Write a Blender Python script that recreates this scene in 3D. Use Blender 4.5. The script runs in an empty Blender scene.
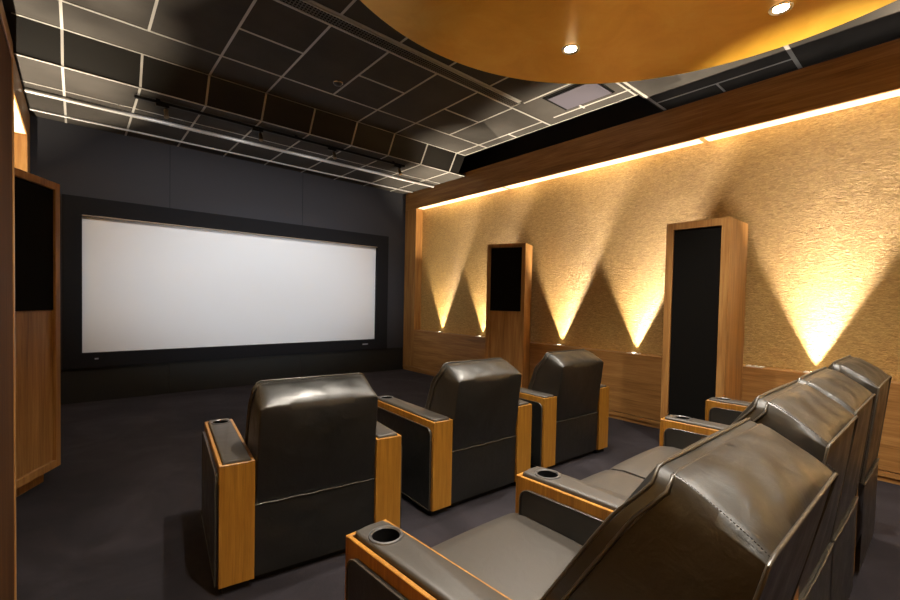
import bpy, bmesh, math, random
from mathutils import Vector, Matrix
random.seed(4)
S = bpy.context.scene
COL = S.collection
R = math.radians

# ------------------------------------------------------------------ camera
cam_d = bpy.data.cameras.new('camera'); cam = bpy.data.objects.new('camera', cam_d); COL.objects.link(cam)
yaw, pit, rol, fpx, sy = 0.708767357, -0.0260918403, 0.0208618584, 435.582666, 11.7632223
cy, sn, cp, sp, cr, sr = math.cos(yaw), math.sin(yaw), math.cos(pit), math.sin(pit), math.cos(rol), math.sin(rol)
Fw = Vector((sn*cp, cy*cp, sp)); Rt = Vector((cy, -sn, 0)); Up = Rt.cross(Fw)
Rx = Rt*cr + Up*sr; Ux = -Rt*sr + Up*cr
m = Matrix.Identity(4)
for i in range(3):
    m[i][0] = Rx[i]; m[i][1] = Ux[i]; m[i][2] = -Fw[i]
m[2][3] = 1.5
cam.matrix_world = m
cam_d.sensor_width = 36; cam_d.lens = 36*fpx/900; cam_d.shift_y = sy/900
cam_d.clip_start = 0.02
S.camera = cam

# ------------------------------------------------------------------ colour management / world
S.view_settings.view_transform = 'Standard'; S.view_settings.look = 'None'
S.view_settings.gamma = 1; S.view_settings.use_curve_mapping = False
S.view_settings.exposure = 1.05
try:
    S.cycles.use_denoising = True; S.cycles.denoiser = 'OPENIMAGEDENOISE'
    S.cycles.max_bounces = 8; S.cycles.diffuse_bounces = 5; S.cycles.glossy_bounces = 4
    S.cycles.sample_clamp_indirect = 4; S.cycles.caustics_reflective = False; S.cycles.caustics_refractive = False
except Exception: pass
W = bpy.data.worlds.new('world'); S.world = W; W.use_nodes = True
W.node_tree.nodes['Background'].inputs[0].default_value = (1.0, 0.86, 0.7, 1)
W.node_tree.nodes['Background'].inputs[1].default_value = .02

WARM = (1.0, 0.84, 0.62); SOFT = (1.0, 0.91, 0.78)
P_UP = 430; P_DOWN = 165; P_SCREEN_FILL = 880; P_LED = .42; P_FRONT_FILL = 20; P_HOUSE = 110

# ------------------------------------------------------------------ helpers
def link(name, me, mat=None, parent=None, smooth=None):
    o = bpy.data.objects.new(name, me); COL.objects.link(o)
    if mat: me.materials.append(mat)
    if parent: o.parent = parent
    if smooth is not None:
        me.shade_smooth(); me.set_sharp_from_angle(angle=R(smooth))
    return o
def obj(name, bm, mat=None, parent=None, smooth=None):
    bmesh.ops.recalc_face_normals(bm, faces=bm.faces)
    me = bpy.data.meshes.new(name); bm.to_mesh(me); bm.free()
    return link(name, me, mat, parent, smooth)
def struct(name, bm, mat, parent=None, smooth=None):
    o = obj(name, bm, mat, parent, smooth)
    if not parent: o['kind'] = 'structure'
    return o
def thing(name, label, cat, loc=(0, 0, 0), rz=0, group=None):
    o = bpy.data.objects.new(name, None); COL.objects.link(o); o.empty_display_size = .1
    o.location = loc; o.rotation_euler = (0, 0, rz); return tag(o, label, cat, group)
def tag(o, label, cat, group=None):
    o['label'] = label; o['category'] = cat
    if group: o['group'] = group
    return o
def copy_tree(o, parent=None):
    c = o.copy(); COL.objects.link(c); c.parent = parent
    for ch in list(o.children): copy_tree(ch, c)
    return c
def box(bm, a, b, bev=0, seg=2, mtx=None):
    r = bmesh.ops.create_cube(bm, size=1)
    vs = r['verts']
    sc = [b[i]-a[i] for i in range(3)]; ce = [(a[i]+b[i])/2 for i in range(3)]
    for v in vs: v.co = Vector((v.co.x*sc[0]+ce[0], v.co.y*sc[1]+ce[1], v.co.z*sc[2]+ce[2]))
    if bev:
        es = list({e for v in vs for e in v.link_edges})
        q = bmesh.ops.bevel(bm, geom=es, offset=bev, segments=seg, affect='EDGES', profile=.5)
        vs = list({v for f in q['faces'] for v in f.verts} | {v for v in vs if v.is_valid})
    if mtx:
        for v in vs: v.co = mtx @ v.co
    return vs
def bx(a, b, bev=0, seg=2):
    bm = bmesh.new(); box(bm, a, b, bev, seg); return bm
def tube(bm, pts, r, n=8, closed=False):
    pts = [Vector(p) for p in pts]; rings = []
    N = len(pts); prev = None
    for i, p in enumerate(pts):
        if closed: d = pts[(i+1) % N]-pts[i-1]
        else: d = pts[min(i+1, N-1)]-pts[max(i-1, 0)]
        d.normalize()
        if prev is None:
            u = d.orthogonal().normalized()
        else:
            u = (prev - d*prev.dot(d)); u = u.normalized() if u.length > 1e-6 else d.orthogonal().normalized()
        prev = u; w = d.cross(u)
        rings.append([bm.verts.new(p + (u*math.cos(2*math.pi*k/n)+w*math.sin(2*math.pi*k/n))*r) for k in range(n)])
    for i in range(N if closed else N-1):
        a, b = rings[i], rings[(i+1) % N]
        for k in range(n): bm.faces.new((a[k], a[(k+1) % n], b[(k+1) % n], b[k]))
    if not closed:
        bm.faces.new(rings[0][::-1]); bm.faces.new(rings[-1])
def lathe(bm, prof, c=(0, 0, 0), n=32, cap0=False, cap1=False, mtx=None):
    rings = []
    for r, z in prof:
        ring = []
        for k in range(n):
            v = Vector((r*math.cos(2*math.pi*k/n), r*math.sin(2*math.pi*k/n), z))
            if mtx: v = mtx @ v
            ring.append(bm.verts.new(v+Vector(c)))
        rings.append(ring)
    for a, b in zip(rings, rings[1:]):
        for k in range(n): bm.faces.new((a[k], a[(k+1) % n], b[(k+1) % n], b[k]))
    if cap0: bm.faces.new(rings[0][::-1])
    if cap1: bm.faces.new(rings[-1])
def patch(bm, p00, p10, p11, p01, amp=0, nu=10, nv=10, out=None, pw=.5, wrinkle=0, seed=0):
    """padded leather panel between four corners, bulging towards 'out'"""
    p00, p10, p11, p01 = map(Vector, (p00, p10, p11, p01))
    n = (p10-p00).cross(p01-p00).normalized()
    if out is not None and n.dot(Vector(out)) < 0: n = -n
    g = []
    for i in range(nu+1):
        row = []
        for j in range(nv+1):
            u, v = i/nu, j/nv
            p = p00*(1-u)*(1-v)+p10*u*(1-v)+p11*u*v+p01*(1-u)*v
            k = (max(0, 16*u*(1-u)*v*(1-v)))**pw
            p = p + n*(amp*k)
            if wrinkle: p = p + n*(wrinkle*k*math.sin(u*23+seed+2.2*math.sin(v*5+seed*1.7)))
            row.append(bm.verts.new(p))
        g.append(row)
    for i in range(nu):
        for j in range(nv): bm.faces.new((g[i][j], g[i+1][j], g[i+1][j+1], g[i][j+1]))
    return g
def weld(bm, d=1e-5): bmesh.ops.remove_doubles(bm, verts=bm.verts, dist=d)

# ------------------------------------------------------------------ materials
def mat(name, col, rough=.5, metal=0, spec=.5, emit=None, es=0):
    m = bpy.data.materials.new(name); m.use_nodes = True
    p = m.node_tree.nodes['Principled BSDF']
    p.inputs['Base Color'].default_value = (*col, 1); p.inputs['Roughness'].default_value = rough
    p.inputs['Metallic'].default_value = metal; p.inputs['Specular IOR Level'].default_value = spec
    if emit: p.inputs['Emission Color'].default_value = (*emit, 1); p.inputs['Emission Strength'].default_value = es
    return m
def N(m, t, **kw):
    n = m.node_tree.nodes.new(t)
    for k, v in kw.items():
        if k in n.inputs: n.inputs[k].default_value = v
        else: setattr(n, k, v)
    return n
def L(m, a, b): m.node_tree.links.new(a, b)
def noise(m, scale, stretch=(1, 1, 1), detail=4, rough=.55, dist=0, coord='Object'):
    tc = N(m, 'ShaderNodeTexCoord'); mp = N(m, 'ShaderNodeMapping'); mp.inputs['Scale'].default_value = stretch
    L(m, tc.outputs[coord], mp.inputs['Vector'])
    n = N(m, 'ShaderNodeTexNoise'); n.inputs['Scale'].default_value = scale; n.inputs['Detail'].default_value = detail
    n.inputs['Roughness'].default_value = rough; n.inputs['Distortion'].default_value = dist
    L(m, mp.outputs[0], n.inputs['Vector']); return n.outputs['Fac']
def ramp(m, src, stops):
    r = N(m, 'ShaderNodeValToRGB'); cr_ = r.color_ramp
    while len(cr_.elements) < len(stops): cr_.elements.new(.5)
    for e, (p, c) in zip(cr_.elements, stops): e.position = p; e.color = (*c, 1)
    L(m, src, r.inputs[0]); return r.outputs[0]
def bump(m, src, strength, dist, prev=None):
    b = N(m, 'ShaderNodeBump'); b.inputs['Strength'].default_value = strength; b.inputs['Distance'].default_value = dist
    L(m, src, b.inputs['Height'])
    if prev: L(m, prev, b.inputs['Normal'])
    return b.outputs[0]
def P(m): return m.node_tree.nodes['Principled BSDF']
def wood(name, axis, dark, mid, light, scale=1.0, rough=.42):
    m = mat(name, mid, rough)
    st = [9, 9, 9]; st[axis] = .55
    a = noise(m, 2.2*scale, tuple(st), 6, .6, .5)
    st2 = [60, 60, 60]; st2[axis] = 1.6
    b = noise(m, 2.0*scale, tuple(st2), 3, .6)
    mx = N(m, 'ShaderNodeMath', operation='MULTIPLY_ADD'); mx.inputs[1].default_value = .35
    L(m, b, mx.inputs[0]); 
    sc = N(m, 'ShaderNodeMath', operation='MULTIPLY'); sc.inputs[1].default_value = .65; L(m, a, sc.inputs[0]); L(m, sc.outputs[0], mx.inputs[2])
    c = ramp(m, mx.outputs[0], [(.34, dark), (.5, mid), (.66, light)])
    L(m, c, P(m).inputs['Base Color']); L(m, bump(m, b, .12, .002), P(m).inputs['Normal'])
    return m
OD, OM, OL = (.21, .092, .024), (.35, .17, .05), (.48, .26, .085)
wood_x = wood('oak veneer grain across', 0, OD, OM, OL)
wood_y = wood('oak veneer grain lengthwise', 1, OD, OM, OL)
wood_z = wood('oak veneer grain upright', 2, OD, OM, OL)
CD, CM, CL = (.21, .082, .009), (.32, .138, .016), (.44, .205, .03)
cw_z = wood('cherry veneer upright', 2, CD, CM, CL, 1.5, .36)
cw_y = wood('cherry veneer lengthwise', 1, CD, CM, CL, 1.5, .36)

wood_dark = wood('dark wood upright', 2, (.03, .012, .004), (.05, .02, .006), (.07, .03, .01), rough=.8)  # darker wood tone for the front panel of the left-edge cabinet
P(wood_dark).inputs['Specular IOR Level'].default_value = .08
leather = mat('dark brown leather', (.0095, .009, .0073), .40, 0, .8)
n1 = noise(leather, 260, (1, 1, 1), 3, .6); n2 = noise(leather, 14, (1, 1, 1), 3, .5, .6)
L(leather, bump(leather, n2, .25, .012, bump(leather, n1, .18, .0012)), P(leather).inputs['Normal'])
L(leather, ramp(leather, noise(leather, 9), [(.3, (.30, .30, .30)), (.7, (.46, .46, .46))]), P(leather).inputs['Roughness'])
lit_leather = mat('downlit brown leather', (.046, .040, .034), .45, 0, .5)  # lighter copy of the leather, downlight brightness painted into its colour
n1 = noise(lit_leather, 260, (1, 1, 1), 3, .6); n2 = noise(lit_leather, 10, (1, 1, 1), 3, .5, .6)
L(lit_leather, bump(lit_leather, n2, .2, .012, bump(lit_leather, n1, .15, .0012)), P(lit_leather).inputs['Normal'])
piping_m = mat('leather piping', (.05, .042, .032), .3, 0, .6)
thread = mat('dark thread', (.012, .01, .008), .6)
black_plastic = mat('black plastic', (.012, .012, .012), .3, 0, .5)
cup_m = mat('dark anodised metal', (.16, .16, .165), .3, .7)
plinth_m = mat('black base board', (.006, .006, .007), .7)
grille_m = mat('black speaker cloth', (.005, .0045, .004), .9, 0, .08)
L(grille_m, bump(grille_m, noise(grille_m, 700), .3, .001), P(grille_m).inputs['Normal'])

gold = mat('gold woven wallcovering', (.50, .29, .08), .5, .15, .5)
f1 = noise(gold, 21, (1, 1, 3.8), 4, .62, 1.2); f2 = noise(gold, 120, (1, 1, 4.5), 3, .6)
L(gold, ramp(gold, f1, [(.3, (.34, .195, .05)), (.52, (.54, .335, .10)), (.75, (.75, .50, .18))]), P(gold).inputs['Base Color'])
L(gold, bump(gold, f1, .95, .028, bump(gold, f2, .5, .004)), P(gold).inputs['Normal'])
disc_m = mat('gold leaf plaster', (.62, .30, .035), .42, .4)
f1 = noise(disc_m, 2.2, (1, 1, 1), 8, .65, .6)
L(disc_m, ramp(disc_m, f1, [(.3, (.86, .46, .04)), (.5, (.94, .54, .06)), (.7, (.98, .63, .10))]), P(disc_m).inputs['Base Color'])

carpet = mat('aubergine carpet', (.026, .021, .026), .95, 0, .2)
f1 = noise(carpet, 1.3, (1, 1, 1), 5, .6, 1.2); f2 = noise(carpet, 380, (1, 1, 1), 2, .6)
L(carpet, ramp(carpet, f1, [(.35, (.016, .0135, .0165)), (.52, (.023, .0195, .0235)), (.7, (.036, .031, .037))]), P(carpet).inputs['Base Color'])
L(carpet, bump(carpet, f2, .9, .006), P(carpet).inputs['Normal'])
tile_m = mat('charcoal ceiling tile', (.038, .035, .032), .75, 0, .3)
step_m = mat('black bulkhead tile', (.006, .0055, .005), .45, 0, .35)
f1 = noise(tile_m, 2.0, (1, 1, 1), 6, .6)
L(tile_m, ramp(tile_m, f1, [(.3, (.032, .029, .026)), (.7, (.052, .047, .043))]), P(tile_m).inputs['Base Color'])
L(tile_m, bump(tile_m, noise(tile_m, 160, (1, 1, 1), 3), .3, .003), P(tile_m).inputs['Normal'])
grid_m = mat('pale grey ceiling grid metal', (.50, .49, .47), .45, .2)
silver = mat('brushed aluminium slot', (.46, .46, .46), .45, .4)
dark_void = mat('black void', (.004, .004, .004), .9, 0, .1)
wall_dk = mat('charcoal fabric wall', (.036, .037, .045), .85, 0, .25)
L(wall_dk, bump(wall_dk, noise(wall_dk, 300), .3, .001), P(wall_dk).inputs['Normal'])
wall_dk2 = mat('black velvet surround', (.009, .009, .011), .9, 0, .2)
wall_dk3 = mat('black lower panel', (.013, .0135, .0125), .7, 0, .3)
screen_m = mat('white projection fabric', (.76, .78, .81), .9, 0, .1)
panel_m = mat('lilac grey hatch panel', (.06, .055, .08), .5)
white_m = mat('white plastic', (.75, .72, .66), .4)
black_metal = mat('black track metal', (.01, .01, .01), .4, .5)
brass_m = mat('bronze spotlight metal', (.34, .26, .16), .35, .5)
chrome_m = mat('polished chrome', (.8, .78, .74), .15, 1)
lamp_m = mat('lit lamp glass', (1, 1, 1), .3, 0, .5, (1, .92, .78), 14)
led_m = mat('lit led diffuser', (.9, .8, .6), .5, 0, .5, (1.0, .58, .23), P_LED)
up_m = mat('lit uplight lens', (1, 1, 1), .3, 0, .5, (1, .85, .6), 6)

# ------------------------------------------------------------------ dimensions of the room
XL, XR, YF, YB = -.45, 5.333, 7.75, -2.4
XGR = 5.50; XGL = -.62; ZC = 4.03; ZS = 3.74; ZBL = 3.385; ZBT = 3.815; ZLG = .868

# floor
bm = bx((-1.2, YB-.2, -.1), (6.2, YF+.3, 0)); struct('floor', bm, carpet)
# front wall with the screen recess
wf = struct('wall_front', bx((-1.2, YF, 2.797), (6.2, YF+.3, 4.9)), wall_dk)
bm = bmesh.new()
for a, b in (((-1.2, -.146), (.471, 2.797)), ((4.908, 6.2), (.471, 2.797))): box(bm, (a[0], YF, b[0]), (a[1], YF+.3, b[1]))
struct('side_wall_panel', bm, wall_dk, wf)
bm = bmesh.new()
for a, b in ((-1.2, 1.06), (1.062, 3.09), (3.092, 6.2)): box(bm, (a, YF-.003, 0), (b, YF+.3, .471), .002, 1)
struct('lower_wall_panel', bm, wall_dk3, wf)
# seams in the upper fabric
bm = bmesh.new()
for x in (1.06, 3.09): box(bm, (x, YF-.001, 2.797), (x+.006, YF+.01, ZS))
struct('wall_seam', bm, wall_dk2, wf)

bm = bmesh.new(); box(bm, (-1.2, YB-.2, 0), (6.2, YB, 4.9)); wb = struct('wall_back', bm, gold)
bm = bmesh.new(); box(bm, (-.45, YB, 0), (5.333, YB+.167, ZLG), .003); struct('rear_wainscot', bm, wood_x, wb)
# side walls ------------------------------------------------------
def side_wall(sgn, xf, xg, name, n0):
    """sgn +1: right wall (front of panelling at xf, gold at xg further out)"""
    def q(bm, y0, y1, z0, z1, d0=0, d1=.0, bev=0):
        a, b = sorted((xf+sgn*d0, xf+sgn*d1)); box(bm, (a, y0, z0), (b, y1, z1), bev)
    g = abs(xg-xf)
    bm = bmesh.new(); q(bm, YB, 7.36, .80, ZBL+.05, g, g+.3); wr = struct(name, bm, gold)
    bm = bmesh.new(); q(bm, YB, YF, ZBT, 4.9, g+.3, g+.5); q(bm, YB, YF, 0, ZBT, g+.3, g+.5); struct('outer_wall_skin', bm, wall_dk, wr)
    # wainscot
    bm = bmesh.new()
    q(bm, YB, 7.36, .10, ZLG, 0, g+.3, .003)
    q(bm, YB, YF, .045, .094, .0, g+.3, .002)
    q(bm, YB, YF-.002, 0, .041, .012, g+.3)
    struct('trim_%d' % n0, bm, wood_y)
    # end frame
    bm = bmesh.new(); q(bm, 7.36, YF-.001, .10, ZBL, 0, g+.3, .003)
    struct('trim_%d' % (n0+1), bm, wood_z)
    # beam
    bm = bmesh.new()
    segs = [YB, 1.95, 4.95, YF-.001]
    for a, b in zip(segs, segs[1:]): q(bm, a+.0008, b-.0008, ZBL+.002, ZBT, 0, g+.3, .002)
    struct('trim_%d' % (n0+2), bm, wood_y)
    return wr
side_wall(1, XR, XGR, 'wall_right', 1)
side_wall(-1, XL, XGL, 'wall_left', 4)

# ceiling ---------------------------------------------------------
bm = bmesh.new()
box(bm, (-1.2, 2.60, ZC), (5.15, 5.69, ZC+.04))
box(bm, (-1.2, YB, ZC), (6.2, 2.60, ZC+.04))
box(bm, (-1.2, 5.87, ZS), (XR+.1, YF, ZS+.04))
ceil = struct('ceiling', bm, tile_m)
bm = bmesh.new()   # sloped step between the two levels
vs = [bm.verts.new(v) for v in ((-1.2, 5.69, ZC), (5.15, 5.69, ZC), (5.15, 5.87, ZS), (-1.2, 5.87, ZS),
                                (-1.2, 5.71, ZC+.04), (5.15, 5.71, ZC+.04), (5.15, 5.89, ZS+.04), (-1.2, 5.89, ZS+.04))]
for f in ((0, 1, 2, 3), (4, 5, 6, 7), (0, 1, 5, 4), (3, 2, 6, 7), (1, 2, 6, 5), (0, 3, 7, 4)): bm.faces.new([vs[i] for i in f])
struct('bulkhead_face', bm, step_m, ceil)
bm = bmesh.new()
box(bm, (-1.2, YB, 4.85), (6.2, YF, 4.9))
struct('slab_above', bm, dark_void, ceil)
bm = bmesh.new(); t = .011; d = .004
X0 = -.105; gx = [X0+.633*k for k in range(-1, 9)]
def ly(x, y0, y1, z=ZC, w=t): box(bm, (x-w, y0, z-d), (x+w, y1, z+.002))
def lx(y, x0, x1, z=ZC, w=t): box(bm, (x0, y-w, z-d-.0005), (x1, y+w, z+.002))
lx(5.147, -.45, 5.15); lx(5.69, -.45, 5.15); lx(3.875, -.45, 5.15); lx(3.685, -.45, 4.26, w=.02)
for k in (1, 3, 4, 6, 7, 9): ly(gx[k] if k < 9 else 4.955, 5.147, 5.69)
for k in range(1, 10):
    x = gx[k] if k < 9 else 4.955
    ly(x, 3.875, 5.147); ly(x, 2.60, 3.685)
for a, b in ((3, 4), (5, 6), (7, 8)): lx(4.51, gx[a], gx[b])
lx(4.51, 4.955, 5.15); lx(3.24, 4.86, 5.0); pass
ly(5.145, 2.6, 5.69, w=.006)
lx(2.625, -.45, 5.15); lx(2.56, -.45, 5.9, w=.016)
ly(5.53, 1.17, 2.56); lx(1.876, 5.53, 5.9); lx(1.17, 4.0, 5.9, w=.018)
# grid on the lower band
for k in range(1, 10):
    x = gx[k] if k < 9 else 4.945
    ly(x, 5.87, YF, ZS)
lx(5.87, -.45, 5.3, ZS); lx(6.556, -.45, 5.3, ZS, .007)
# bars running over the sloping step
for k in range(1, 10):
    x = gx[k] if k < 9 else 4.945
    v = [bm.verts.new(p) for p in ((x-t, 5.685, ZC-.003), (x+t, 5.685, ZC-.003), (x+t, 5.866, ZS-.003), (x-t, 5.866, ZS-.003),
                                   (x-t, 5.70, ZC+.01), (x+t, 5.70, ZC+.01), (x+t, 5.88, ZS+.01), (x-t, 5.88, ZS+.01))]
    for f in ((0, 1, 2, 3), (4, 5, 6, 7), (0, 1, 5, 4), (3, 2, 6, 7), (1, 2, 6, 5), (0, 3, 7, 4)): bm.faces.new([v[i] for i in f])
struct('ceiling_grid', bm, grid_m, ceil)

# ------------------------------------------------------------------ round gold ceiling disc
DC = (2.405, .985); DR = 2.13; ZD = 3.70
disc = thing('round_ceiling_panel', 'large round gold ceiling disc hung below the dark tiles', 'ceiling panel', (DC[0], DC[1], ZC))
bm = bmesh.new()
lathe(bm, [(DR-.012, 0), (DR, .004), (DR, .05), (DR-.02, .06), (DR-.05, .06)], (0, 0, ZD-ZC), 160, True, True)
obj('gold_disc', bm, disc_m, disc, 40)
bm = bmesh.new(); lathe(bm, [(DR-.35, 0), (DR-.35, ZC-ZD-.06)], (0, 0, ZD-ZC+.06), 96, True, True)
obj('hanging_drum', bm, dark_void, disc, 40)
for k in range(6):
    a = R(56.3-58.6*k); p = (DC[0]+1.535*math.cos(a), DC[1]+1.535*math.sin(a), ZD)
    lab = ('lit chrome downlight in the gold disc, nearest the screen', 'lit chrome downlight in the gold disc at top right of the photo')
    d_ = thing('recessed_downlight', lab[k] if k < 2 else 'lit chrome downlight in the part of the gold disc behind the camera', 'downlight', p, 0, 'downlights in the gold disc')
    bm = bmesh.new(); lathe(bm, [(.078, -.001), (.076, -.006), (.066, -.008), (.058, -.003), (.050, -.001)], n=40)
    obj('trim_ring', bm, chrome_m, d_, 60)
    bm = bmesh.new(); lathe(bm, [(.050, -.002), (.036, -.0035), (.012, -.008), (.001, -.009)], n=32, cap1=True)
    obj('lamp', bm, lamp_m, d_, 60)
    ld = bpy.data.lights.new('downlight_beam', 'SPOT'); ld.energy = P_DOWN; ld.color = SOFT
    ld.spot_size = R(105); ld.spot_blend = .9; ld.shadow_soft_size = .04
    lo = bpy.data.objects.new('downlight_beam', ld); COL.objects.link(lo); lo.parent = d_; lo.location = (0, 0, -.03)

# ------------------------------------------------------------------ cinema screen
sc_ = thing('projection_screen', 'wide white projection screen in a black velvet frame on the dark front wall', 'screen', (2.35, YF, .471)); sc_.scale = (1.013, 1, 1.013)
fy = YF-.03
bm = bmesh.new()
for x0, x1, z0, z1 in ((-.144, 4.845, 2.535, 2.778), (-.144, 4.845, .486, .685), (-.144, .055, .685, 2.535), (4.582, 4.845, .685, 2.535)):
    box(bm, (x0-2.32, -.028, z0-.484), (x1-2.32, .25, z1-.484))
obj('velvet_frame', bm, wall_dk2, sc_)
bm = bmesh.new()
z0, z1 = .688-.484, 2.56-.484
box(bm, (.052-2.32, .03, z0), (4.586-2.32, .06, z1))
obj('screen_fabric', bm, screen_m, sc_)
bm = bmesh.new(); box(bm, (.055-2.32, -.031, 2.528-.484), (4.582-2.32, .03, 2.54-.484))
obj('upper_reveal', bm, mat('screen-lit reveal strip', (.30, .25, .19), .6), sc_)  # brown tone paints in the screen's light on the recess underside
bm = bmesh.new()
box(bm, (4.28-2.32, -.031, .105), (4.40-2.32, -.028, .125))
lg = obj('maker_badge', bm, mat('grey badge print', (.35, .37, .42), .5), sc_)
bm = bmesh.new(); box(bm, (.185-2.32, -.031, .112), (.225-2.32, -.028, .13))
obj('maker_badge', bm, lg.data.materials[0], sc_)

# added bare spot behind the seats brightening the screen; no projector is modelled
fill_l = bpy.data.lights.new('screen_fill_beam', 'SPOT'); fill_l.energy = P_SCREEN_FILL; fill_l.color = (.86, .93, 1.0)
fill_l.spot_size = R(36); fill_l.spot_blend = .95; fill_l.shadow_soft_size = .02
po = bpy.data.objects.new('screen_fill_beam', fill_l); COL.objects.link(po)
po.location = (2.55, -2.3, 2.9)
po.rotation_euler = (Vector((2.6, 7.78, 1.55))-po.location).to_track_quat('-Z', 'Y').to_euler()
po.scale = (1.0, .52, 1)

# ------------------------------------------------------------------ uplights along the ledges
def uplight(x, y, sgn, label, lit=True, group='uplights on the right ledge'):
    u = thing('wall_uplight', label, 'uplight', (x, y, ZLG), 0, group)
    obj('mounting_plate', bx((-.045, -.075, 0), (.045, .075, .010), .003), white_m, u)
    bm = bmesh.new(); lathe(bm, [(.036, .010), (.034, .014), (.028, .014)], n=24)
    obj('bezel', bm, chrome_m, u, 50)
    if lit:
        bm = bmesh.new(); lathe(bm, [(.028, .013), (.001, .0135)], n=24, cap1=True); obj('lens', bm, up_m, u, 50)
        ld = bpy.data.lights.new('uplight_beam', 'SPOT'); ld.energy = P_UP*(3.2 if y < -.5 and y > -1.5 else 1); ld.color = WARM  # side pair behind the camera is boosted to brighten the gold disc
        ld.spot_size = R(56); ld.spot_blend = .55; ld.shadow_soft_size = .012
        ld.use_nodes = True; nt = ld.node_tree; fo = nt.nodes.new('ShaderNodeLightFalloff')
        fo.inputs['Strength'].default_value = 1; fo.inputs['Smooth'].default_value = .6
        nt.links.new(fo.outputs['Quadratic'], nt.nodes['Emission'].inputs['Strength'])
        lo = bpy.data.objects.new('uplight_beam', ld); COL.objects.link(lo); lo.parent = u; lo.location = (sgn*.040, 0, .02)
        lo.rotation_euler = (R(180), 0, 0); v = Vector((sgn*math.sin(R(1)), 0, math.cos(R(1))))
        lo.rotation_euler = v.to_track_quat('-Z', 'Y').to_euler()
    return u
XU = 5.425
for y, l in ((6.63, 'lit uplight on the right ledge, nearest the dark front wall'), (5.50, 'lit uplight on the right ledge, just left of the half-height-grille speaker tower'),
             (3.83, 'lit uplight on the right ledge, just right of the half-height-grille speaker tower'), (2.69, 'lit uplight on the right ledge, just left of the full-grille speaker tower'),
             (.89, 'lit uplight on the right ledge above the rear seats, brightest cone')):
    uplight(XU, y, 1, l)
uplight(XU, 1.37, 1, 'unlit white plate on the ledge against the full-grille speaker tower', False, None)
for y in (-.9,): uplight(XU, y, 1, 'added uplight on the right ledge behind the camera, boosted to brighten the disc')  # unseen lamp added to brighten the gold disc
for y in (6.63, 5.5, 3.83, 2.69, .89, -.9): uplight(XL-.095, y, -1, 'lit uplight on the left ledge', True, 'uplights on the left ledge')  # rearmost one is added and boosted to brighten the disc

for i, x in enumerate((.3, 1.4, 2.45, 3.5, 4.6)):
    u = uplight(x, YB+.092, 1, 'added fill uplight on the rear ledge behind the camera', True, 'added fill uplights on the rear ledge'); u.rotation_euler = (0, 0, R(-90))  # unseen row of lamps added as fill from the rear wall
# led strips under the beams
for x0, x1, l in ((XR+.012, XGR-.004, 'glowing warm strip light under the right wooden beam'), (XGL+.004, XL-.012, 'glowing warm strip light under the left wooden beam')):
    s_ = thing('led_strip_light', l, 'strip light', ((x0+x1)/2, 2, ZBL))
    ys = [YB+.05, 1.95, 4.95, 7.35]; h = (x1-x0)/2
    for a, b in zip(ys, ys[1:]):
        obj('light_diffuser', bx((-h, a+.03-2, -.004), (h, b-.03-2, .0), 0), led_m, s_)

fill_strip = thing('led_strip_light', 'added dim fill strip on top of the right wooden beam, lighting the ceiling', 'strip light', (XR+.22, .2, ZBT))  # unseen strip added to lift the dark ceiling above the beam
obj('light_diffuser', bx((-.03, -2.5, .0), (.03, 2.35, .012)), mat('added ceiling fill glow', (.9, .9, .9), .5, 0, .5, (1, .95, .88), .9), fill_strip)
# ------------------------------------------------------------------ speaker towers
def tower(label, loc, rz, w, dep, h, full, mz=wood_z, base=.10, clip=None):
    """local +x is the front, y width, origin at base centre of the front face"""
    t_ = thing('speaker_tower', label, 'speaker', loc, rz)
    bm = bmesh.new(); f = .074 if full else .028 if full is None else .055; fr = .035
    box(bm, (-dep, -w/2, base), (-.02, w/2, h), .003)
    for a, b in (((-.02, -w/2, base), (fr-.02, -w/2+f, h)), ((-.02, w/2-f, base), (fr-.02, w/2, h)), ((-.02, -w/2+f, h-f), (fr-.02, w/2-f, h)), ((-.02, -w/2+f, base), (fr-.02, w/2-f, base+f*1.1))):
        box(bm, a, b, .002, 1)
    obj('cabinet', bm, mz, t_)
    obj('plinth', bx((-dep+.02, -w/2+.06, 0), (-.055, w/2-.08, base), .002), mz, t_)
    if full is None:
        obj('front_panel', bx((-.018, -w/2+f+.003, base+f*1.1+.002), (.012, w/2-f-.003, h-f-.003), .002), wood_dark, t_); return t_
    zg = base+f*1.1+.004 if full else 1.36
    obj('speaker_grille', bx((-.018, -w/2+f+.003, zg), (.002, w/2-f-.003, h-f-.003), .004), grille_m, t_)
    if not full: obj('front_panel', bx((-.018, -w/2+f+.003, base+f*1.1+.002), (-.006, w/2-f-.003, 1.352), .002), mz, t_)
    if clip is not None:
        mw = Matrix.Translation(loc) @ Matrix.Rotation(rz, 4, 'Z'); mi = mw.inverted()
        for ch in t_.children:
            for v in ch.data.vertices:
                p = mw @ v.co
                if p.x < clip: p.x = clip; v.co = mi @ p
    return t_
tower('tall wooden speaker tower with full-height black grille against the gold wall', (4.800, 1.757, 0), R(180), .60, .53, 2.363, True, base=.05)
a24 = math.atan2(.545, -.237)
cx, cy_ = (4.741+4.978)/2, (4.677+4.135)/2
tower('slimmer wooden speaker tower with half-height black grille, angled on the right wall', (cx, cy_, 0), R(180)+R(23.6), .595, .36, 2.36, False)
tower('wooden speaker tower with half-height black grille, angled at the left wall', (-.264, 4.431, 0), R(-28.7), .63, .30, 2.36, False, clip=XL+.006)
tower('tall wooden cabinet cut off by the left photo edge, seen almost edge-on', (-.175, 1.80, 0), 0, .60, .27, 2.30, None, base=.05)

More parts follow.
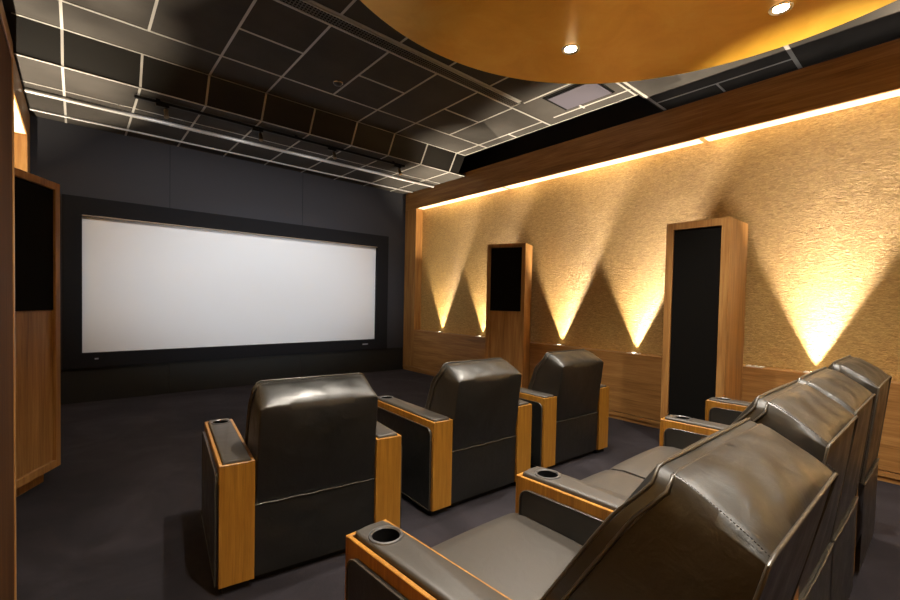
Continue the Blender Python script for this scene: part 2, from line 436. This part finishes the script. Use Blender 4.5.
# ------------------------------------------------------------------ ceiling fittings
def slot_vent(label, x0, x1, y0, y1, z, name='air_vent', slats=True):
    v = thing(name, label, 'air vent', ((x0+x1)/2, (y0+y1)/2, z))
    hx, hy = (x1-x0)/2, (y1-y0)/2
    bm = bmesh.new()
    for a in ((-hx, -hy, -.012, hx, -hy+.014, .0), (-hx, hy-.014, -.012, hx, hy, .0), (-hx, -hy, -.012, -hx+.012, hy, 0), (hx-.012, -hy, -.012, hx, hy, 0)): box(bm, a[:3], a[3:])
    obj('vent_frame', bm, grid_m, v)
    obj('vent_void', bx((-hx+.012, -hy+.014, -.003), (hx-.012, hy-.014, -.001)), dark_void, v)
    bm = bmesh.new(); n = int((x1-x0)/.03)
    for k in range(1, n): x = -hx+(x1-x0)*k/n; box(bm, (x-.003, -hy+.014, -.010), (x+.003, hy-.014, -.004))
    for f in (-.33, 0, .33): box(bm, (-hx+.012, f*hy*1.3-.002, -.011), (hx-.012, f*hy*1.3+.002, -.004))
    obj('vent_slats', bm, mat('grey vent fins', (.16, .15, .14), .5, .3), v)
slot_vent('long narrow slotted air vent running across the dark tiles beside the gold disc', -.3, 4.28, 3.70, 3.86, ZC-.004)
# ribbed silver duct under the lower ceiling band, dim slot near the wall
for y, r_, l in ((6.74, .024, 'silver ribbed duct across the low ceiling band behind the track'), (7.44, .013, 'thin silver ribbed pipe on the low ceiling band close to the front wall')):
    dd = thing('ribbed_duct', l, 'duct', (2.43, y, ZS))
    bm = bmesh.new(); pr = []
    n = 300
    for k in range(n+1):
        pr.append((r_*(1+.12*(k % 2)), -2.86+5.72*k/n))
    mt = Matrix.Rotation(R(90), 4, 'Y')
    lathe(bm, pr, (0, 0, -r_*1.12), 14, True, True, mt)
    obj('duct_hose', bm, silver, dd, 30)
    for k in range(6):
        bm = bmesh.new(); x = -2.5+k*1.0; lathe(bm, [(r_*1.14, -.01), (r_*1.14, .01)], (x, 0, -r_*1.12), 14, True, True, mt)
        obj('duct_clip', bm, grid_m, dd)
# lighting track
tr = thing('lighting_track', 'long black lighting track fixed under the low ceiling band', 'track', (2.31, 6.06, ZS))
obj('track_rail', bx((-1.82, -.02, -.05), (1.82, .02, -.02), .003), black_metal, tr)
for x in (-1.6, 0, 1.6): obj('track_clip', bx((x-.02, -.012, -.02), (x+.02, .012, .0)), black_metal, tr)
whichs = ('leftmost of the four bronze spotlights on the black track', 'second bronze spotlight from the left on the black track', 'third bronze spotlight from the left on the black track', 'rightmost of the four bronze spotlights on the black track')
for i, x in enumerate((.79, 1.84, 2.88, 4.03)):
    s_ = thing('track_spotlight', whichs[i], 'spotlight', (x, 6.06, ZS-.05), 0, 'spotlights on the black track')
    obj('track_adapter', bx((-.10, -.022, -.03), (.03, .022, 0), .004), black_metal, s_)
    bm = bmesh.new(); tube(bm, [(0, 0, -.03), (0, 0, -.055)], .008); obj('swivel_stem', bm, black_metal, s_, 40)
    mt = Matrix.Rotation(R(-22), 4, 'X')
    bm = bmesh.new(); lathe(bm, [(.018, .0), (.023, -.004), (.023, -.085), (.027, -.09), (.027, -.10), (.021, -.10)], (0, 0, -.05), 24, True, True, mt)
    obj('lamp_head', bm, brass_m, s_, 40)
    ld = bpy.data.lights.new('front_fill_beam', 'SPOT'); ld.energy = P_FRONT_FILL; ld.color = (1, .95, .9); ld.spot_size = R(172); ld.spot_blend = 1; ld.shadow_soft_size = .03
    lo = bpy.data.objects.new('front_fill_beam', ld); COL.objects.link(lo); lo.parent = s_; lo.location = (0, .045, -.165); lo.rotation_euler = (R(38), 0, 0)  # wide fill added for the dim front floor and wall
# smoke detector, hatch panel
sd = thing('smoke_detector', 'small round dark smoke detector on a ceiling tile above the middle chair', 'detector', (2.33, 4.82, ZC))
bm = bmesh.new(); lathe(bm, [(.055, 0), (.055, -.012), (.045, -.03), (.02, -.04), (.002, -.041)], n=32, cap1=True); obj('detector_body', bm, black_plastic, sd, 40)
bm = bmesh.new(); tube(bm, [(.052*math.cos(R(a)), .052*math.sin(R(a)), -.012) for a in range(0, 360, 15)], .005, 6, True); obj('detector_ring', bm, chrome_m, sd, 50)
hp = thing('ceiling_hatch', 'pale lilac square hatch panel hanging slightly open in the dark ceiling', 'hatch', (4.63, 3.08, ZC))
obj('hatch_opening', bx((-.25, -.33, -.006), (.25, .36, -.001)), dark_void, hp)
obj('hatch_lid', bx((-.205, -.31, -.022), (.215, .31, -.010), .002), panel_m, hp)

# ------------------------------------------------------------------ recliners
def arm(parent, x0, y0, Lg, H, w=.165, zb=.045, rot=0, cup=True, inner=True, outer=True):
    """wooden armrest whose FRONT-left corner is at (x0, y0); it runs back Lg"""
    a = bpy.data.objects.new('armrest', None)
    T = .016
    bm = bmesh.new()
    box(bm, (0, -Lg, zb), (w, -Lg+T, H), .002, 1); box(bm, (0, -T, zb), (w, 0, H), .002, 1)
    box(bm, (0, -Lg+T, zb), (T, -T, H), .002, 1); box(bm, (w-T, -Lg+T, zb), (w, -T, H), .002, 1)
    box(bm, (T, -Lg+T, zb), (w-T, -T, zb+.02))
    o = obj('armrest', bm, cw_z, parent); o.location = (x0, y0, 0); o.rotation_euler = (0, 0, rot)
    # padded side panels
    for side in ((0, -1) if outer else (), (w, 1) if inner else ()):
        if not side: continue
        xs, sg = side
        bm = bmesh.new(); th = .014; rr = .05; m_ = .035; bt = .012
        y1, y0_, zt, zl = -m_, -Lg+.022, H-.045, zb+.006
        pts = [(y0_, zl), (y1, zl)]
        for k in range(7): an = R(90*k/6); pts.append((y1-rr+rr*math.cos(an), zt-rr+rr*math.sin(an)))
        for k in range(7): an = R(90+90*k/6); pts.append((y0_+rr+rr*math.cos(an), zt-rr+rr*math.sin(an)))
        cyy = sum(p[0] for p in pts)/len(pts); czz = sum(p[1] for p in pts)/len(pts)
        lv = []
        for off, ins in ((0, 0), (th*.7, 0), (th, .006), (th, .02)):
            ring = []
            for (yy, zz) in pts:
                dy, dz = (cyy-yy), (czz-zz); ln = math.hypot(dy, dz)
                ring.append(bm.verts.new((xs+sg*off, yy+dy/ln*ins, zz+dz/ln*ins)))
            lv.append(ring)
        for r0, r1 in zip(lv, lv[1:]):
            for k in range(len(pts)): bm.faces.new((r0[k], r0[(k+1) % len(pts)], r1[(k+1) % len(pts)], r1[k]))
        bm.faces.new(lv[-1]); bm.faces.new(lv[0][::-1])
        obj('side_panel', bm, leather, o, 50)
        bm = bmesh.new(); tube(bm, [(xs+sg*th*.95, yy, zz) for yy, zz in pts], .0035, 6, True); obj('panel_piping', bm, piping_m, o, 60)
    # leather arm pad with a real hole for the cup
    bm = bmesh.new(); e = .020; zt = H+.016; z0_ = H-.012; rc = .047; cyc = -.115
    xa, xb, ya, yb_ = e, w-e, -Lg+.02, -.018
    cxm = w/2; n = 32; hole = [(cxm+rc*math.cos(2*math.pi*k/n), cyc+rc*math.sin(2*math.pi*k/n)) for k in range(n)]
    # rounded square around the hole
    half = (xb-xa)/2-.006
    def sq(t_):
        c_, s_ = math.cos(t_), math.sin(t_); k = 1/max(abs(c_), abs(s_)); return (cxm+half*c_*k, cyc+half*1.05*s_*k)
    sqr = [sq(2*math.pi*k/n) for k in range(n)]
    hv = [bm.verts.new((x, y, zt-.002)) for x, y in hole]; sv = [bm.verts.new((x, y, zt)) for x, y in sqr]
    hb = [bm.verts.new((x, y, z0_)) for x, y in hole]
    for k in range(n):
        bm.faces.new((hv[k], hv[(k+1) % n], sv[(k+1) % n], sv[k])); bm.faces.new((hv[k], hb[k], hb[(k+1) % n], hv[(k+1) % n]))
    # rest of the top: rear rectangle and front strip
    ys = cyc-half*1.05; yf = cyc+half*1.05
    q = [v for v in sv if abs(v.co.y-ys) < 1e-4]; q.sort(key=lambda v: v.co.x)
    ra = bm.verts.new((cxm-half, ya+.012, zt)); rb_ = bm.verts.new((cxm+half, ya+.012, zt))
    bm.faces.new(q+[rb_, ra])
    q = [v for v in sv if abs(v.co.y-yf) < 1e-4]; q.sort(key=lambda v: v.co.x)
    fa = bm.verts.new((cxm-half+.008, yb_-.008, zt-.004)); fb = bm.verts.new((cxm+half-.008, yb_-.008, zt-.004)); fm = bm.verts.new((cxm, yb_-.003, zt-.004))
    bm.faces.new(q+[fb, fm, fa])
    left = sorted([v for v in sv if abs(v.co.x-(cxm-half)) < 1e-4], key=lambda v: v.co.y); right = sorted([v for v in sv if abs(v.co.x-(cxm+half)) < 1e-4], key=lambda v: v.co.y)
    loop = [ra]+left+[fa, fm, fb]+right[::-1]+[rb_]
    cxx, cyy = cxm, (ya+yb_)/2
    def outring(dx, z):
        out = []
        for v in loop:
            x, y = v.co.x, v.co.y
            x += dx*(1 if x > cxm+.001 else -1 if x < cxm-.001 else 0)
            if v in (ra, rb_): y -= dx*1.6
            if v in (fa, fb, fm): y += dx
            out.append(bm.verts.new((x, y, z)))
        return out
    r1 = outring(.005, zt-.004); r2 = outring(.007, zt-.010); r3 = outring(.007, z0_)
    for A_, B_ in ((loop, r1), (r1, r2), (r2, r3)):
        for k in range(len(loop)): bm.faces.new((A_[k], A_[(k+1) % len(loop)], B_[(k+1) % len(loop)], B_[k]))
    obj('arm_pad', bm, lit_leather, o, 55)
    bm = bmesh.new(); lathe(bm, [(.058, zt-.001), (.056, zt+.004), (.049, zt+.005), (.045, zt)], (cxm, cyc, 0), 36, False, False)
    obj('cup_holder', bm, cup_m, o, 45)
    bm = bmesh.new(); lathe(bm, [(.0452, zt-.001), (.043, zt-.05), (.041, zt-.075), (.001, zt-.075)], (cxm, cyc, 0), 36, False, True)
    obj('cup_well', bm, dark_void, o, 45)
    bm = bmesh.new(); box(bm, (.02, -Lg+.03, 0), (w-.02, -.03, zb)); obj('arm_base', bm, plinth_m, o)
    return o

def backrest(parent, xl, xr, yR, zR, yF, zF, ySeam, zSeam, seatz, ySeat, tap=.0, wr=0, seed=0, rear_pipe=True, rad=.03):
    """padded back: rear face, sloping headrest top, side cheeks, thick front cushion with double piping"""
    zlo = zSeam
    prof = [(ySeam, zlo), (yR, zR), (yF, zF), (yF+.135*(zF-.6)/.55, zF-.22*(zF-.6)/.55*1.0), (ySeat-.04, seatz+.16), (ySeat+.05, seatz-.03), (ySeat+.02, zlo)]
    th = .045
    def X(z, side):
        k = max(0, min(1, (z-zlo)/(zR-zlo)))
        return (xl+tap*k) if side == 0 else (xr-tap*k)
    def warp(bm):
        for v in bm.verts:
            w_ = max(0, min(1, (v.co.z-zR+.02)/(zF-zR+.01)))
            d_ = min(v.co.x-(xl+tap), (xr-tap)-v.co.x); d_ = max(0, d_)
            if d_ < rad: v.co.z -= w_*(rad-math.sqrt(max(0, rad*rad-(rad-d_)**2)))
    bm = bmesh.new(); rows = []
    for s_ in (0, 1): rows.append([Vector((X(z, s_), y, z)) for y, z in prof])
    A_, B_ = rows; n = len(prof)
    # rear face / top panel / front
    patch(bm, A_[0], B_[0], B_[1], A_[1], .010, 36, 14, (0, -1, 0), .6, wr*.6, seed)
    patch(bm, A_[1], B_[1], B_[2], A_[2], .022, 36, 8, (0, -.5, 1), .5, wr, seed+2)
    for i in range(2, n-1): patch(bm, A_[i], B_[i], B_[i+1], A_[i+1], .006, 10, 4, (0, 1, .3), .6)
    # cheeks as fans split into a subdivided strip rear->front
    for s_, V_ in ((0, A_), (1, B_)):
        rear = lambda t_: V_[0].lerp(V_[1], t_)
        fr = [V_[6], V_[5], V_[4], V_[3], V_[2]]
        seg = [0]
        for a, b in zip(fr, fr[1:]): seg.append(seg[-1]+(b-a).length)
        def front(t_):
            d_ = t_*seg[-1]
            for i in range(len(fr)-1):
                if d_ <= seg[i+1]+1e-9: return fr[i].lerp(fr[i+1], (d_-seg[i])/(seg[i+1]-seg[i]))
            return fr[-1]
        g = []
        sg = -1 if s_ == 0 else 1
        for i in range(15):
            t_ = i/14; a, b = rear(t_), front(t_); row = []
            for j in range(9):
                u = j/8; p = a.lerp(b, u); k = (max(0, 16*u*(1-u)*t_*(1-t_)))**.6
                row.append(bm.verts.new(p+Vector((sg*.008*k, 0, 0))))
            g.append(row)
        for i in range(14):
            for j in range(8): bm.faces.new((g[i][j], g[i+1][j], g[i+1][j+1], g[i][j+1]))
    weld(bm, 1e-4); warp(bm)
    o = obj('backrest', bm, leather, parent, 50)
    bv = o.modifiers.new('soft edges', 'BEVEL'); bv.width = .012 if rad > .035 else .006; bv.segments = 3; bv.limit_method = 'ANGLE'; bv.angle_limit = R(38)
    # front cushion: follows the front profile, thicker, a touch wider
    fp = prof[2:6]; bm = bmesh.new(); e = .006
    inn, out = [], []
    for i, (y, z) in enumerate(fp):
        a = Vector(fp[max(0, i-1)]); b = Vector(fp[min(len(fp)-1, i+1)]); d_ = (b-a).normalized(); nn = Vector((-d_.y, d_.x))
        if nn.x < 0: nn = -nn
        inn.append((y-nn.x*.002, z-nn.y*.002+(.0 if i else -.003))); out.append((y+nn.x*th, z+nn.y*th*.8+(0 if i else -.012)))
    rings = []
    M = 36
    for k in range(M+1):
        u = k/M; f = (4*u*(1-u))**.5
        ring = []
        for (yi, zi), (yo, zo) in zip(inn, out):
            x = X(zi, 0)-e+(X(zi, 1)-X(zi, 0)+2*e)*u
            ring.append((bm.verts.new((x, yi, zi)), bm.verts.new((x, yo+.012*f-.010, zo))))
        rings.append(ring)
    for r0, r1 in zip(rings, rings[1:]):
        for i in range(len(fp)-1):
            bm.faces.new((r0[i][1], r1[i][1], r1[i+1][1], r0[i+1][1])); bm.faces.new((r0[i][0], r0[i+1][0], r1[i+1][0], r1[i][0]))
        bm.faces.new((r0[0][0], r1[0][0], r1[0][1], r0[0][1])); bm.faces.new((r0[-1][0], r0[-1][1], r1[-1][1], r1[-1][0]))
    for r_ in (rings[0], rings[-1]):
        for i in range(len(fp)-1): bm.faces.new((r_[i][0], r_[i][1], r_[i+1][1], r_[i+1][0]))
    warp(bm); obj('back_cushion', bm, leather, o, 45)
    # piping
    bm = bmesh.new(); r = .0048
    def path(pts, rr=r):
        q = []
        for a, b in zip(pts, pts[1:]):
            K = 30 if abs(a[0]-b[0]) > .3 else 6
            for k in range(K): q.append(Vector(a).lerp(Vector(b), k/K))
        q.append(Vector(pts[-1])); tube(bm, q, rr, 8)
    off = Vector((0, -.003, .0))
    if rear_pipe: path([A_[0], A_[1]+off, B_[1]+off, B_[0]])
    fl = [Vector((X(z, 0)-e, y, z)) for y, z in inn]; fr_ = [Vector((X(z, 1)+e, y, z)) for y, z in inn]
    path(list(reversed(fl))+fr_)
    fl2 = [Vector((X(zi, 0)-e, yo-.010, zo)) for (yi, zi), (yo, zo) in zip(inn, out)]; fr2 = [Vector((X(zi, 1)+e, yo-.010, zo)) for (yi, zi), (yo, zo) in zip(inn, out)]
    path(list(reversed(fl2))+fr2)
    warp(bm); obj('piping', bm, piping_m, o, 60)
    # row of stitches along the cheek seam
    for V_, sg in ((A_, 1), (B_, -1)):
        bm = bmesh.new()
        a, b = V_[1], V_[2]; nst = 30
        for k in range(nst):
            for dx in (.012,):
                p = a.lerp(b, (k+.2)/nst); q_ = a.lerp(b, (k+.75)/nst); t_ = (k+.5)/nst
                up = .022*math.sqrt(max(0, 16*t_*(1-t_)*.018*.982))
                nrm = Vector((0, -(b-a).z, (b-a).y)).normalized()*(up+.0035)
                tube(bm, [p+Vector((sg*dx, 0, 0))+nrm, q_+Vector((sg*dx, 0, 0))+nrm], .0011, 5)
        obj('stitching', bm, thread, o)
    return o

def seat(parent, xl, xr, yb_, yf, z, zb=.10):
    bm = bmesh.new(); th = .0
    # cushion cross-section along y with a waterfall front
    prof = [(yb_, z-.035), (yb_+.1, z-.02), ((yb_+yf)/2, z), (yf-.12, z+.006), (yf-.05, z-.006), (yf-.012, z-.035), (yf+.004, z-.085), (yf, z-.15)]
    nx = 12; g = []
    for i in range(nx+1):
        u = i/nx; row = []
        cr_ = .018*(4*u*(1-u))**.45-.018
        for y, zz in prof: row.append(bm.verts.new((xl+(xr-xl)*u, y, zz+cr_)))
        row.append(bm.verts.new((xl+(xr-xl)*u, yb_, z-.15))); g.append(row)
    m_ = len(g[0])
    for i in range(nx):
        for j in range(m_): bm.faces.new((g[i][j], g[i+1][j], g[i+1][(j+1) % m_], g[i][(j+1) % m_]))
    bm.faces.new(g[0]); bm.faces.new(g[-1][::-1])
    o = obj('seat_cushion', bm, lit_leather, parent, 60)
    bm = bmesh.new(); patch(bm, (xl+.005, yf-.02, zb), (xr-.005, yf-.02, zb), (xr-.005, yf-.015, z-.15), (xl+.005, yf-.015, z-.15), .02, 10, 8, (0, 1, 0), .5)
    patch(bm, (xl+.005, yf-.07, zb), (xr-.005, yf-.07, zb), (xr-.005, yf-.07, z-.15), (xl+.005, yf-.07, z-.15), 0, 2, 2)
    obj('footrest', bm, leather, parent, 50)
    return o

def lower_back(parent, xl, xr, ySeam, zSeam, zb=.045, th=.05):
    bm = bmesh.new()
    patch(bm, (xl, ySeam, zb), (xr, ySeam, zb), (xr, ySeam-.004, zSeam), (xl, ySeam-.004, zSeam), .006, 12, 8, (0, -1, 0), .5)
    patch(bm, (xl, ySeam-.004, zSeam), (xr, ySeam-.004, zSeam), (xr, ySeam+th, zSeam+.004), (xl, ySeam+th, zSeam+.004), 0, 12, 2)
    patch(bm, (xl, ySeam+th, zb), (xr, ySeam+th, zb), (xr, ySeam+th, zSeam+.004), (xl, ySeam+th, zSeam+.004), 0, 12, 8)
    weld(bm)
    o = obj('lower_back_panel', bm, leather, parent, 50)
    bm = bmesh.new(); n = 20
    tube(bm, [(xl+(xr-xl)*k/n, ySeam-.005-.004*math.sin(math.pi*k/n), zSeam-.002+.002*math.sin(k*1.3)) for k in range(n+1)], .004, 8)
    obj('seam_piping', bm, piping_m, o, 60)
    bm = bmesh.new(); xm = xl+(xr-xl)*.38
    return o

# front row: three identical recliners
AW = .165; CW = 1.0; AL = .90; IN = CW-2*AW
def make_front_recliner():
    t_ = thing('recliner', 'x', 'recliner')
    arm(t_, -CW/2, AL, AL, .66); arm(t_, CW/2-AW, AL, AL, .66)
    xl, xr = -IN/2+.004, IN/2-.004
    backrest(t_, xl, xr, -.045, .937, .135, 1.03, .022, .428, .47, .36, .010, .0012, 1, False, .045)
    seat(t_, xl+.002, xr-.002, .30, .93, .50)
    lower_back(t_, xl, xr, .018, .424)
    obj('base_plinth', bx((-IN/2, .06, 0), (IN/2, .84, .06)), plinth_m, t_)
    return t_
def place(o, x, y, deg):   # (x, y): rear-left corner
    a = R(deg); o.rotation_euler = (0, 0, a); o.location = (x+math.cos(a)*CW/2, y+math.sin(a)*CW/2, 0)
r1_ = make_front_recliner(); r2_ = copy_tree(r1_); r3_ = copy_tree(r1_)
for o, x, y, a, l in ((r1_, .53, 2.335, -7.2, 'dark leather recliner with wooden arms, front row, nearest the left wall'),
                      (r2_, 1.852, 2.303, -2.5, 'dark leather recliner with wooden arms, middle of the front row'),
                      (r3_, 3.095, 2.315, -2.5, 'dark leather recliner with wooden arms, front row, closest to the gold wall')):
    place(o, x, y, a); o['label'] = l; o['group'] = 'front row recliners'

# rear row: joined recliners sharing armrests
def rear(label, cx_, seatx, back, arms, sy_=1.31):
    t_ = thing('recliner', label, 'recliner', (cx_, .80, 0), 0, 'rear row recliners')
    xl, xr = seatx[0]-cx_, seatx[1]-cx_
    bl, br, yR, zR, yF, zF = back
    backrest(t_, bl-cx_, br-cx_, yR-.8, zR, yF-.8, zF, .315-.8, .535, .53, .70-.8, .012, .0030, bl*3)
    seat(t_, xl, xr, .62-.8, sy_-.8+.03, .555)
    lower_back(t_, bl-cx_, br-cx_, .310-.8, .53)
    obj('base_plinth', bx((xl+.03, .38-.8, 0), (xr-.03, 1.22-.8, .09)), plinth_m, t_)
    for x, y, rt in arms: arm(t_, x-cx_, y-.8, 1.0, .71, .163, rot=R(rt))
    return t_
rear('dark leather rear-row recliner nearest the camera with two cupholder arms', 1.2, (.875, 1.545), (.915, 1.60, .205, 1.05, .378, 1.15), ((.680, 1.305, 3.5), (1.523, 1.290, 2.5)))
rear('armless rear-row recliner directly behind the nearest seat, joined to the next seat', 2.05, (1.745, 2.368), (1.748, 2.370, .250, 1.075, .412, 1.18), ())
rear('rear-row recliner third from the camera with a cupholder arm on its far side', 2.75, (2.392, 3.055), (2.400, 3.058, .262, 1.075, .420, 1.18), ((3.068, 1.318, 3),))
rear('farthest rear-row recliner at the right, beside the wainscot', 3.65, (3.305, 3.97), (3.305, 3.965, .270, 1.075, .432, 1.18), ((3.995, 1.35, 4),))
